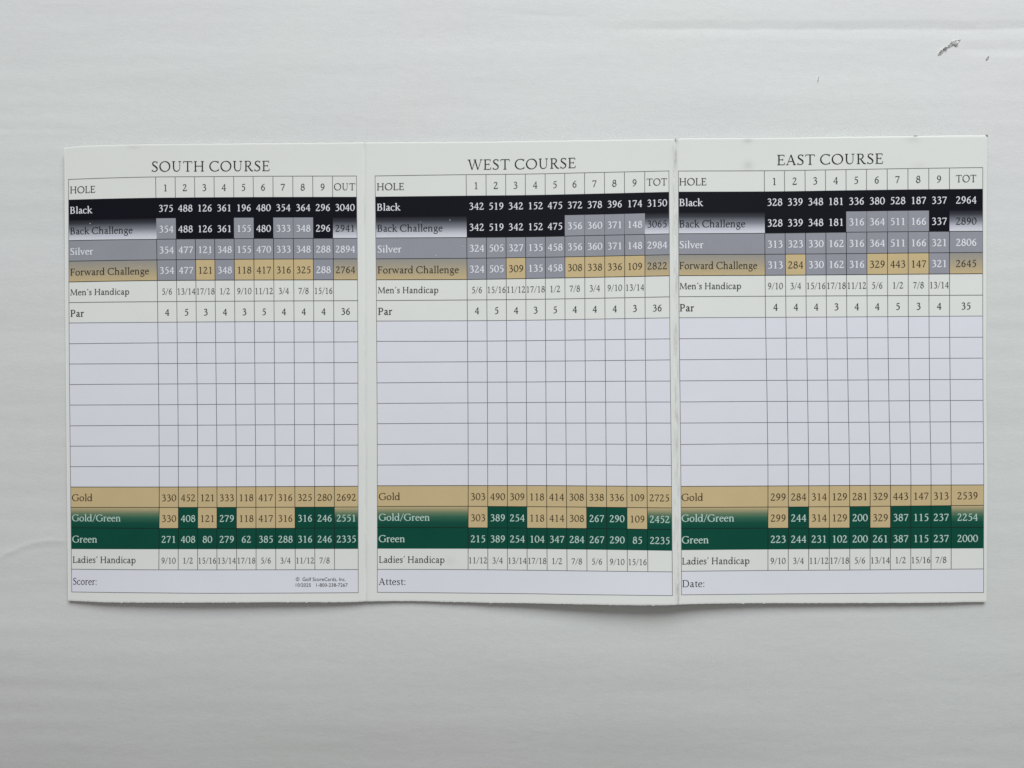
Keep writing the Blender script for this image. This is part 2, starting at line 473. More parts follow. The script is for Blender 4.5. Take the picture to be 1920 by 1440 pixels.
# torn spots in the board's white face
def tear(name, path, width, seed, label, rise=0.9, n=70, m=17):
    """strip of ripped paper fibre following a path; rims curl up, middle is gouged"""
    path = np.array(path, float)
    seg = np.r_[0, np.cumsum(np.hypot(*np.diff(path, axis=0).T))]
    fx = pchip(seg, path[:, 0]); fy = pchip(seg, path[:, 1])
    t = np.linspace(0, seg[-1], n)
    x = fx(t); y = fy(t)
    dx = np.gradient(x); dy = np.gradient(y); L = np.hypot(dx, dy)
    nx, ny = -dy/L, dx/L
    s = np.linspace(-1, 1, m)
    tt = t/seg[-1]
    wid = width*(0.45 + 0.55*np.sin(np.pi*np.clip(tt, 0, 1))**0.5)*(0.8 + 0.5*vnoise(t/4.0, t*0, seed))
    wid = wid*np.minimum(1, np.minimum(tt, 1-tt)*12 + 0.1)
    T_, S_ = np.meshgrid(t, s, indexing='ij')
    X = x[:, None] + nx[:, None]*wid[:, None]*s[None, :] + 0.45*vnoise(T_/2.5, S_*2.2, seed+1)
    Y = y[:, None] + ny[:, None]*wid[:, None]*s[None, :] + 0.45*vnoise(T_/2.5, S_*2.2, seed+2)
    prof = 0.62*np.exp(-((S_+0.55)/0.25)**2) + 0.40*np.exp(-((S_-0.5)/0.28)**2)
    rough = 0.5 + 0.8*vnoise(T_/3.2, S_*1.6, seed+3)
    edge = 1 - np.abs(S_)**6
    hh = (prof*np.clip(rough, 0, 2)*rise + 0.05 + 0.16*vnoise(T_/1.4, S_*4, seed+4))*edge
    hh = np.clip(hh, -0.02, None)
    Zb = board_h(X, Y) + hh*MM + 0.00002*edge - 0.00004*(1-edge)
    v = np.stack([(X-960)*S - tx, (720-Y)*S - ty, Zb], -1).reshape(-1, 3)
    o = mesh_obj(name, v, grid_faces(n, m), M_pulp, board, smooth=False)
    dark = np.clip(0.85 - prof*rough*1.9 + 0.5*vnoise(T_/3.0, S_*2.5, seed+6), 0, 1)*edge
    a = o.data.attributes.new('pulp', 'FLOAT', 'POINT')
    a.data.foreach_set('value', dark.astype(np.float32).ravel())
    o['label'] = label
    return o
tx = ty = 0.0
tear('surface_tear', [(1758.5, 104.5), (1765, 97), (1774, 89.5), (1784, 85), (1792, 79.5), (1800.5, 74.5)], 4.6, 31, 'ragged grey rip in the white paper face', 0.9)
tear('surface_tear', [(1849, 112), (1851.5, 109.5), (1853.5, 105.5)], 2.1, 47, 'small dark nick near the ragged rip', 0.7, 24, 9)
tear('surface_tear', [(1534, 152), (1534.3, 148.5), (1535.2, 143.5)], 1.7, 53, 'tiny raised nick above the right leaf', 0.8, 24, 9)

# small curled flakes standing on the big rip
def flake(px, py, ang, ln, wd, lift, seed, name='paper_flake'):
    rr = random.Random(seed)
    n, m = 7, 5
    vs = []
    for i in range(n):
        a = i/(n-1)
        for j in range(m):
            bq = j/(m-1)*2 - 1
            w_ = wd*(1 - 0.45*a**2)*(0.85 + 0.3*rr.random())
            lx = a*ln + 0.25*rr.random(); ly = bq*w_
            z = 0.06 + lift*math.sin(a*2.2) + 0.12*(1 - bq*bq) + 0.05*rr.random()
            X = px + lx*math.cos(ang) - ly*math.sin(ang)
            Y = py - (lx*math.sin(ang) + ly*math.cos(ang))
            zb = float(board_h(np.array(X), np.array(Y)))
            vs.append(((X-960)*S, (720-Y)*S, zb + z*MM))
    o = mesh_obj(name, vs, grid_faces(n, m), M_board, board, smooth=True)
    s = o.modifiers.new('solid', 'SOLIDIFY'); s.thickness = 0.00006
    return o
flake(1789, 85, 0.75, 8, 3.4, 0.6, 1)
flake(1772, 93, 1.35, 5, 3.2, 0.8, 3)
flake(1764, 99, 1.7, 5, 2.2, 0.7, 5)
flake(1785, 82, 2.0, 5, 2.6, 0.4, 6)

# ------------------------------------------------------------------ the card
card = bpy.data.objects.new('score_card', None)
card.location = (CX, CY, 0)
card.empty_display_size = 0.02
sc.collection.objects.link(card)
card['label'] = 'white trifold golf scorecard opened flat, printed with three course tables'
card['category'] = 'scorecard'

top_y = [pchip([118, 122, 150, 250, 400, 683], [277.2, 275.8, 272.8, 269.8, 268.3, 265.8]),
         pchip([680, 800, 900, 1000, 1100, 1200, 1268], [265.8, 265.2, 264.6, 263.0, 261.6, 260.2, 259.2]),
         pchip([1264, 1300, 1450, 1560, 1700, 1790, 1856], [259.2, 257.8, 257.5, 255.8, 254.2, 252.9, 252.2])]
bot_y = [pchip([118, 127, 160, 204, 300, 400, 550, 640, 688], [1125.2, 1125.8, 1127.6, 1129.6, 1130.0, 1129.8, 1129.2, 1129.2, 1127.6]),
         pchip([684, 715, 760, 850, 940, 1000, 1100, 1200, 1240, 1272], [1127.6, 1127.2, 1126.9, 1128.6, 1130.6, 1131.4, 1133.4, 1134.9, 1134.9, 1133.9]),
         pchip([1268, 1300, 1400, 1560, 1700, 1800, 1856], [1133.9, 1132.6, 1131.2, 1130.9, 1130.5, 1129.3, 1128.2])]
left_x = [pchip([275, 600, 900, 1126], [120.5, 122.3, 125.2, 127.6]), FOLD1, FOLD2]
right_x = [FOLD1, FOLD2, pchip([252, 465, 700, 900, 1128], [1853.0, 1850.8, 1850.2, 1852.4, 1850.6])]
THICK = 0.00030
SMUDGE = [(1402, 264, 9, 5, 1.0), (1403, 310, 9, 8, 0.9), (1712, 262, 13, 5, 0.6), (1722, 310, 14, 6, 0.4), (250, 276, 12, 4, 0.55), (1268, 262, 3, 6, 1.0), (845, 1052, 9, 8, 0.35)]

def leaf(k, label):
    u = np.linspace(0, 1, 241)
    e1 = np.linspace(0, 0.035, 27)
    if k > 0: u = np.concatenate([e1, u[u > 0.0355]])
    if k < 2: u = np.concatenate([u[u < 0.9645], 1 - e1[::-1]])
    t = np.concatenate([np.linspace(0, 0.006, 8), np.linspace(0.0085, 0.9915, 216), np.linspace(0.994, 1, 8)])
    nc, nr = len(u), len(t)
    U, T = np.meshgrid(u, t)
    yy = 260 + T*870
    for _ in range(3):
        xl = left_x[k](yy); xr = right_x[k](yy)
        X = xl + (xr - xl)*U
        yy = top_y[k](X) + (bot_y[k](X) - top_y[k](X))*T
    Y = yy
    # ragged perforated edges: tiny nicks along the bottom, softer along the top
    rb = 0.22*vnoise(X/5.0, X*0+k*7, 21) + 0.22*vnoise(X/1.7, X*0+k*9, 22)
    nick = (vnoise(X/4.0, X*0+k*5, 23) > 0.86)*1.3
    Y = Y + (rb + nick*0.7)*np.clip((T-0.985)/0.015, 0, 1)
    Y = Y + 0.45*vnoise(X/7.0, X*0+k*3, 24)*np.clip((0.012-T)/0.012, 0, 1)
    P = card_pts(X, Y, k, 0.0)
    P[..., 2] -= 0.00016*np.clip((0.0042-T)/0.0042, 0, 1)**1.5
    P[..., 2] -= 0.00010*np.clip((T-0.9965)/0.0035, 0, 1)**2
    P[..., 2] += 0.0
    top = P.reshape(-1, 3)
    Bq = P.copy(); Bq[..., 2] -= THICK
    # torn foot edge: dark lower lip slanted out to draw the contact shadow line
    lip = np.clip((P[-1, :, 2] - 0.0009)/0.0012, 0.15, 1.0)*(1.25 + 0.5*vnoise(X[-1]/3.0, X[-1]*0 + k, 26))
    Bq[-1, :, 1] -= lip*S
    bot = Bq.reshape(-1, 3)
    n = nr*nc
    faces = [(a, d, c_, b_) for (a, b_, c_, d) in grid_faces(nr, nc)]
    faces += grid_faces(nr, nc, n)
    nside = 0
    def wall(idx):
        out = []
        for a, b_ in zip(idx[:-1], idx[1:]):
            out.append((a, b_, b_+n, a+n))
        return out
    I = np.arange(n).reshape(nr, nc)
    ws = wall(list(I[0][::-1])) + wall(list(I[-1]))
    if k == 0: ws += wall(list(I[:, 0]))
    if k == 2: ws += wall(list(I[:, -1][::-1]))
    nf = len(faces)
    faces += [tuple(int(v) for v in f) for f in ws]
    d1 = np.abs(X - FOLD1(Y)); d2 = np.abs(X - FOLD2(Y))
    wr = np.maximum(0.35*np.exp(-(d1/3)**2), 0.95*np.exp(-(d2/5.0)**2))
    smg = np.zeros_like(X)
    for (sx, sy, rx, ry, a) in SMUDGE:
        smg = np.maximum(smg, a*np.exp(-((X-sx)/rx)**2 - ((Y-sy)/ry)**2))
    uv = np.stack([wr, smg], -1).reshape(-1, 2)
    uv = np.concatenate([uv, uv])
    o = mesh_obj('card_leaf', np.concatenate([top, bot]), faces, [M_card, M_core], card, uvs=uv, smooth=True)
    mi = [0]*nf + [1]*len(ws)
    o.data.polygons.foreach_set('material_index', mi)
    sm = [True]*nf + [False]*len(ws)
    o.data.polygons.foreach_set('use_smooth', sm)
    o['label'] = label
    return o

LEAF = [leaf(0, 'left leaf of the card with the SOUTH COURSE table'),
        leaf(1, 'middle leaf of the card with the WEST COURSE table'),
        leaf(2, 'right leaf of the card with the EAST COURSE table')]

# ------------------------------------------------------------------ lettering: an old-style serif drawn from pen strokes
def cr(pts, n=7):
    """Catmull-Rom through (x, y, w)"""
    P = [tuple(p) for p in pts]
    if len(P) == 2:
        return P
    Q = [tuple(2*a-b_ for a, b_ in zip(P[0], P[1]))] + P + [tuple(2*a-b_ for a, b_ in zip(P[-1], P[-2]))]
    out = []
    for i in range(1, len(Q)-2):
        for s in range(n):
            t = s/n
            out.append(tuple(0.5*((2*Q[i][k]) + (-Q[i-1][k]+Q[i+1][k])*t + (2*Q[i-1][k]-5*Q[i][k]+4*Q[i+1][k]-Q[i+2][k])*t*t
                       + (-Q[i-1][k]+3*Q[i][k]-3*Q[i+1][k]+Q[i+2][k])*t**3) for k in range(3)))
    out.append(P[-1])
    return out

def E(cx, cy, rx, ry, a0=0, a1=360, thick=78, thin=34, tilt=14, n=26):
    out = []
    for i in range(n+1):
        a = math.radians(a0 + (a1-a0)*i/n)
        w_ = thin + (thick-thin)*abs(math.cos(a - math.radians(tilt)))**1.4
        out.append((cx + rx*math.cos(a), cy + ry*math.sin(a), w_))
    return ('raw', out)
def St(x, y0, y1, w_=78): return [(x, y0, w_), (x, y1, w_)]
def Sf(x, y, hw=85, th=30):
    y = y + (th/2 if y < 300 else -th/2)
    return [(x-hw, y, th*0.7), (x-hw*0.4, y, th*1.15), (x+hw*0.4, y, th*1.15), (x+hw, y, th*0.7)]
def Lf(x, y, hw=95):       # slanted head serif of a lower-case stem
    return [(x-hw, y-38, 16), (x-hw*0.35, y-18, 34), (x+8, y-4, 50)]
def L2(x0, y0, x1, y1, w0, w1=None): return [(x0, y0, w0), (x1, y1, w1 or w0)]

SIX = [[(410,640,26),(300,600,44),(180,490,64),(112,350,76),(100,215,80),(140,80,64),(240,14,46),(340,62,64),(385,190,78),(350,315,64),(262,380,42),(175,352,34),(112,290,28)]]
G = {
 '0': (490, [E(245,325,180,312)]),
 '1': (490, [St(255,0,640), L2(120,560,255,640,30,46), Sf(255,0,118)]),
 '2': (490, [[(80,505,38),(110,590,48),(190,632,50),(290,612,62),(345,530,76),(328,430,70),(260,315,55),(160,185,42),(62,52,36)], L2(50,33,415,33,64), L2(412,40,440,150,26)]),
 '3': (490, [[(95,545,38),(150,612,48),(230,634,50),(315,602,64),(345,525,72),(310,430,56),(225,368,36),(165,352,28)], [(190,360,32),(290,350,48),(370,285,72),(388,190,82),(342,80,66),(240,16,48),(140,10,42),(75,38,46)]]),
 '4': (490, [L2(330,632,52,205,40,38), L2(40,198,455,198,46), St(330,0,645,70), Sf(330,0,80)]),
 '5': (490, [L2(165,612,410,622,54), L2(168,620,132,370,34), [(132,368,32),(215,398,46),(320,360,68),(375,260,80),(360,130,74),(285,40,54),(180,10,42),(80,22,40)]]),
 '6': (490, SIX),
 '7': (490, [L2(65,606,432,606,56), L2(68,600,50,520,24), [(424,600,42),(320,380,58),(235,180,70),(185,0,70)]]),
 '8': (490, [E(245,490,126,140,0,360,72,38,30), E(245,180,162,166,0,360,80,40,30)]),
 '9': (490, [[(490-x, 650-y, w_) for x, y, w_ in s] for s in SIX]),
 '/': (345, [L2(15,-60,320,690,38)]),
 'A': (640, [L2(318,655,88,0,34,38), L2(308,655,535,0,66,84), L2(165,228,455,228,36), Sf(85,0,80), Sf(540,0,92)]),
 'B': (585, [St(150,0,650), L2(55,634,150,634,30), L2(55,16,150,16,30), [(150,634,32),(320,634,38),(410,575,62),(420,495,74),(378,400,58),(290,352,36),(150,345,32)], [(280,352,34),(400,322,56),(470,200,84),(430,70,62),(320,18,36),(150,16,32)]]),
 'C': (690, [E(385,325,318,318,50,312,82,32,8), L2(612,640,604,520,26,34), L2(604,20,622,150,30,24)]),
 'D': (735, [St(150,0,650), L2(55,634,150,634,30), L2(55,16,150,16,30), [(150,634,32),(350,634,40),(540,560,62),(628,350,84),(580,130,70),(420,25,44),(150,16,32)]]),
 'E': (555, [St(150,0,650), L2(50,634,460,634,32), L2(458,648,472,525,30,24), L2(150,338,385,338,32), L2(388,275,388,402,26), L2(50,16,480,16,34), L2(475,8,508,145,34,24)]),
 'F': (520, [St(150,0,650), L2(50,634,460,634,32), L2(458,648,472,525,30,24), L2(150,330,380,330,32), L2(384,268,384,395,26), Sf(150,0,100)]),
 'G': (720, [E(385,325,318,318,50,318,82,32,8), L2(612,640,604,520,26,34), St(610,60,290,74), Sf(610,290,100)]),
 'H': (755, [St(155,0,650), St(600,0,650), L2(155,336,600,336,34), Sf(155,0,95), Sf(155,650,95), Sf(600,0,95), Sf(600,650,95)]),
 'L': (530, [St(150,0,650), Sf(150,650,100), L2(50,16,475,16,34), L2(470,8,505,150,34,24)]),
 'M': (880, [L2(120,0,165,640,36), L2(165,645,435,40,72,66), L2(435,40,690,640,34), L2(705,645,740,0,80), L2(70,634,170,634,30), L2(690,634,790,634,30), Sf(120,0,80), Sf(742,0,95)]),
 'O': (765, [E(382,325,312,318,0,360,84,32,14)]),
 'P': (560, [St(150,0,650), L2(55,634,150,634,30), Sf(150,0,98), [(150,634,32),(330,634,40),(440,560,64),(452,450,80),(400,340,58),(290,296,36),(150,302,28)]]),
 'R': (620, [St(150,0,650), L2(55,634,150,634,30), Sf(150,0,98), [(150,634,32),(320,634,38),(420,570,62),(432,470,78),(380,365,56),(280,325,34),(150,322,28)], [(270,330,50),(400,150,74),(500,30,70),(620,10,24)]]),
 'S': (490, [[(392,540,22),(340,622,34),(240,638,40),(150,600,54),(112,520,70),(148,430,78),(255,350,86),(358,262,84),(398,170,72),(360,75,54),(262,14,40),(150,20,34),(78,105,22)], L2(392,535,400,648,22,28), L2(78,110,68,5,22,28)]),
 'T': (650, [St(325,0,650), L2(65,632,585,632,34), L2(62,640,45,525,32,22), L2(588,640,605,525,32,22), Sf(325,0,105)]),
 'U': (720, [[(160,650,80),(160,400,80),(165,220,76),(220,70,58),(350,14,42),(480,62,36),(548,190,34),(555,400,34),(555,650,34)], Sf(160,650,98), Sf(555,650,90)]),
 'W': (960, [L2(110,650,292,0,76,60), L2(292,0,490,620,34,38), L2(470,650,660,0,76,60), L2(660,0,868,650,34), Sf(100,650,90), Sf(475,650,85), Sf(868,650,80)]),
 'a': (440, [[(88,345,48),(135,412,42),(220,425,50),(292,370,70),(300,250,76),(300,95,74),(340,18,50),(425,42,20)], [(300,262,28),(180,225,38),(88,140,64),(96,55,66),(165,12,46),(240,40,36),(300,100,28)]]),
 'c': (415, [E(232,215,178,212,48,318,74,32,8), [(310,400,30),(352,362,52),(362,338,40)]]),
 'd': (545, [E(222,215,165,208,0,360,74,34,10), St(400,0,690,72), Lf(400,700), L2(400,22,490,34,34,16)]),
 'e': (430, [L2(70,262,384,268,30), E(226,216,162,210,12,322,74,30,12)]),
 'g': (465, [E(212,300,122,132,0,360,66,34,10), L2(310,395,435,408,30,46), [(150,182,30),(104,128,38),(140,82,48),(250,58,66),(350,30,70),(396,-55,64),(340,-165,48),(200,-212,40),(85,-180,42),(55,-110,44),(100,-25,36),(175,48,30)]]),
 'h': (550, [St(122,0,690,74), Lf(122,700), [(122,335,30),(220,410,42),(320,420,56),(396,345,74),(404,240,76),(404,0,76)], Sf(122,0,88), Sf(404,0,88)]),
 'i': (270, [St(138,0,425,74), Lf(138,440), Sf(138,0,90), ('raw', [(138,560,10),(138,575,60),(138,595,90),(138,615,92),(138,635,60),(138,650,10)])]),
 'k': (510, [St(122,0,690,74), Lf(122,700), L2(130,205,370,415,30,34), L2(205,280,430,12,62,70), Sf(122,0,88), Sf(375,430,82), Sf(440,0,82)]),
 'l': (268, [St(138,0,690,74), Lf(138,700), Sf(138,0,90)]),
 'n': (555, [St(128,0,425,74), Lf(128,440), [(128,330,30),(222,410,42),(320,420,56),(396,345,74),(404,240,76),(404,0,76)], Sf(128,0,88), Sf(404,0,88)]),
 'o': (505, [E(252,215,180,208,0,360,76,34,12)]),
 'p': (550, [St(132,-235,425,74), Lf(132,440), E(308,215,165,208,0,360,76,34,10), Sf(132,-235,90)]),
 'r': (365, [St(128,0,425,74), Lf(128,440), [(128,300,28),(200,395,42),(270,420,56),(335,392,66)], Sf(128,0,95)]),
 's': (372, [[(298,345,20),(255,412,32),(180,428,38),(110,395,52),(98,335,58),(150,265,66),(240,200,68),(292,125,62),(262,45,46),(185,10,36),(110,20,32),(62,95,20)], L2(298,340,302,430,22), L2(62,100,55,8,22)]),
 't': (322, [[(150,545,24),(150,420,66),(150,120,74),(190,26,50),(300,40,22)], L2(45,412,295,418,36)]),
 'v': (480, [L2(80,432,240,0,74,56), L2(240,0,400,432,32,36), Sf(75,437,80), Sf(400,437,72)]),
 'w': (715, [L2(80,432,225,0,72,54), L2(225,0,358,420,32,36), L2(350,437,490,0,72,54), L2(490,0,630,432,32,36), Sf(75,437,80), Sf(345,437,70), Sf(635,437,70)]),
 '\u2019': (225, [[(112,672,58),(140,630,62),(120,575,38),(70,530,16)]]),
 ':': (235, [('raw', [(115,5,10),(115,20,60),(115,42,90),(115,62,90),(115,80,60),(115,92,10)]), ('raw', [(115,345,10),(115,360,60),(115,382,90),(115,402,90),(115,420,60),(115,432,10)])]),
 ' ': (230, []),
}
_gcache = {}
def glyph(ch, bold):
    key = (ch, bold)
    if key in _gcache: return _gcache[key]
    adv, strokes = G[ch]
    vs, fs = [], []
    for s in strokes:
        pts = s[1] if isinstance(s, tuple) and s[0] == 'raw' else cr(s)
        if len(pts) < 2: continue
        n = len(pts); base = len(vs)
        for i in range(n):
            a = pts[max(0, i-1)]; c_ = pts[min(n-1, i+1)]
            dx, dy = c_[0]-a[0], c_[1]-a[1]; L = math.hypot(dx, dy) or 1
            nx, ny = -dy/L, dx/L
            w_ = pts[i][2]
            w_ = (max(w_, 34)*(1 + 0.26*bold) + 5 + 10*bold) / 2
            vs.append((pts[i][0]+nx*w_, pts[i][1]+ny*w_))
            vs.append((pts[i][0]-nx*w_, pts[i][1]-ny*w_))
        for i in range(n-1):
            p, q, u_, v_ = base+2*i, base+2*i+1, base+2*i+3, base+2*i+2
            fs += [[p, q, u_], [p, u_, v_], [p, q, v_], [q, u_, v_]]
    if fs:
        def ar(f):
            (ax, ay), (bx, by), (cx, cy) = (vs[i] for i in f)
            return (bx-ax)*(cy-ay) - (by-ay)*(cx-ax)
        fs = [f if ar(f) > 0 else f[::-1] for f in fs if abs(ar(f)) > 1.0]
        rv, _, rf, _, _, of = delaunay_2d_cdt([Vector((a/1000, b_/1000)) for a, b_ in vs], [], fs, 0, 1e-5)
        V_ = np.array([(v[0], v[1]) for v in rv])
        A3 = np.array([[vs[i] for i in f] for f in fs])/1000.0        # pen triangles, counter-clockwise
        F_ = []
        for f in rf:
            m = V_[list(f)].mean(0)
            ins = np.ones(len(A3), bool)
            for e in range(3):
                p, q = A3[:, e], A3[:, (e+1) % 3]
                ins &= ((q[:, 0]-p[:, 0])*(m[1]-p[:, 1]) - (q[:, 1]-p[:, 1])*(m[0]-p[:, 0])) > -1e-9
            if ins.any(): F_.append(list(f))
    else:
        V_ = np.zeros((0, 2)); F_ = []
    _gcache[key] = (adv/1000, V_, F_)
    return _gcache[key]

def text_width(s, bold=0):
    return sum(G[ch][0] for ch in s)/1000

LIFT_CELL, LIFT_RULE, LIFT_TEXT = 0.00003, 0.00006, 0.00009

def print_text(name, s, k, x0, r, em, mat, align='L', width=None, bold=0.0, track=0.0, parent=None, row_fn=None, dy=0.0):
    """s on baseline at fractional row r of table k; x0 is left or centre; sizes in layout units"""
    T = TAB[k]
    wn = text_width(s) + track*(len(s)-1)
    sx = em if width is None else width/wn
    tot = wn*sx
    x = x0 if align == 'L' else x0 - tot/2
    X, Y, F_ = [], [], []
    off = 0
    for ch in s:
        adv, gv, gf = glyph(ch, bold)
        if len(gv):
            gx = x + gv[:, 0]*sx
            by = row_y(T, gx, r) if row_fn is None else row_fn(gx)
            X.append(gx); Y.append(by + dy - gv[:, 1]*em)
            F_ += [tuple(v+off for v in f) for f in gf]
            off += len(gv)
        x += (adv + track)*sx
    X = np.concatenate(X); Y = np.concatenate(Y)
    v = card_pts(X, Y, k, LIFT_TEXT)
    return mesh_obj(name, v, F_, mat, parent or LEAF[k])

# ------------------------------------------------------------------ ink cells and rules
def cell(name, k, c, r, mat, cs=1, uv=False, label=None):
    nx = 26 if c == 0 else 8
    ny = 6
    C, R = np.meshgrid(np.linspace(c, c+cs, nx*cs+1), np.linspace(r, r+1, ny+1))
    X, Y = cell_xy(TAB[k], C, R)
    v = card_pts(X, Y, k, LIFT_CELL).reshape(-1, 3)
    nc_ = C.shape[1]; nr_ = C.shape[0]
    faces = [(a, d, c_, b_) for (a, b_, c_, d) in grid_faces(nr_, nc_)]
    u = np.stack([C-c, 1-(R-r)], -1).reshape(-1, 2)
    o = mesh_obj(name, v, faces, mat, LEAF[k], uvs=u, smooth=True)
    if label: o['label'] = label
    return o

def rule(k, pts, w_, name='ruled_line', mat=None):
    P = np.array(pts, float)
    d = np.gradient(P, axis=0); L = np.hypot(d[:, 0], d[:, 1])
    n = np.stack([-d[:, 1]/L, d[:, 0]/L], -1)*w_/2
    a = P + n; b_ = P - n
    X = np.concatenate([a[:, 0], b_[:, 0]]); Y = np.concatenate([a[:, 1], b_[:, 1]])
    v = card_pts(X, Y, k, LIFT_RULE)
    m = len(P)
    return mesh_obj(name, v, [(i, i+1, m+i+1, m+i) for i in range(m-1)], mat or M_line, LEAF[k])

ROWS = {
 'South': dict(title='SOUTH COURSE', last='OUT', sign='Scorer:',
  black='375 488 126 361 196 480 354 364 296 3040', back='354 488 126 361 155 480 333 348 296 2941', backc='sbbbsbssb',
  silver='354 477 121 348 155 470 333 348 288 2894', fwd='354 477 121 348 118 417 316 325 288 2764', fwdc='ssgsggggs',
  men='5/6 13/14 17/18 1/2 9/10 11/12 3/4 7/8 15/16', par='4 5 3 4 3 5 4 4 4 36',
  gold='330 452 121 333 118 417 316 325 280 2692', gg='330 408 121 279 118 417 316 316 246 2551', ggc='gGgGgggGG',
  green='271 408 80 279 62 385 288 316 246 2335', ladies='9/10 1/2 15/16 13/14 17/18 5/6 3/4 11/12 7/8'),
 'West': dict(title='WEST COURSE', last='TOT', sign='Attest:',
  black='342 519 342 152 475 372 378 396 174 3150', back='342 519 342 152 475 356 360 371 148 3065', backc='bbbbbssss',
  silver='324 505 327 135 458 356 360 371 148 2984', fwd='324 505 309 135 458 308 338 336 109 2822', fwdc='ssgssgggg',
  men='5/6 15/16 11/12 17/18 1/2 7/8 3/4 9/10 13/14', par='4 5 4 3 5 4 4 4 3 36',
  gold='303 490 309 118 414 308 338 336 109 2725', gg='303 389 254 118 414 308 267 290 109 2452', ggc='gGGgggGGg',
  green='215 389 254 104 347 284 267 290 85 2235', ladies='11/12 3/4 13/14 17/18 1/2 7/8 5/6 9/10 15/16'),
 'East': dict(title='EAST COURSE', last='TOT', sign='Date:',
  black='328 339 348 181 336 380 528 187 337 2964', back='328 339 348 181 316 364 511 166 337 2890', backc='bbbbssssb',
  silver='313 323 330 162 316 364 511 166 321 2806', fwd='313 284 330 162 316 329 443 147 321 2645', fwdc='sgsssgggs',
  men='9/10 3/4 15/16 17/18 11/12 5/6 1/2 7/8 13/14', par='4 4 4 3 4 4 5 3 4 35',
  gold='299 284 314 129 281 329 443 147 313 2539', gg='299 244 314 129 200 329 387 115 237 2254', ggc='gGggGgGGG',
  green='223 244 231 102 200 261 387 115 237 2000', ladies='9/10 3/4 11/12 17/18 5/6 13/14 1/2 15/16 7/8'),
}
MEAS = [  # per leaf: left margin of labels and measured word widths
 dict(lx=2.6, HOLE=47, Black=40.8, Back=116.5, Silver=42.3, Fwd=147, Men=110, Par=24.8, Gold=38, GG=90.5, Green=46, Ladies=117.5, sign=44.5, title=(284.5, 505, 10.0, 9.8), em=19.2),
 dict(lx=3.0, HOLE=51, Black=43, Back=122, Silver=44.5, Fwd=151.5, Men=113, Par=26.0, Gold=39.5, GG=95, Green=48.5, Ladies=122.5, sign=50, title=(878, 1079, 9.0, 9.5), em=19.6),
 dict(lx=1.3, HOLE=51, Black=43.5, Back=123, Silver=44.5, Fwd=145, Men=115, Par=26.5, Gold=40, GG=98, Green=50, Ladies=126, sign=42, title=(1457.5, 1655.5, 10.5, 10.0), em=20.2),
]
MATS = dict(b=('black_cell', M_black), s=('silver_cell', M_silver), g=('gold_cell', M_gold), G=('green_cell', M_green))

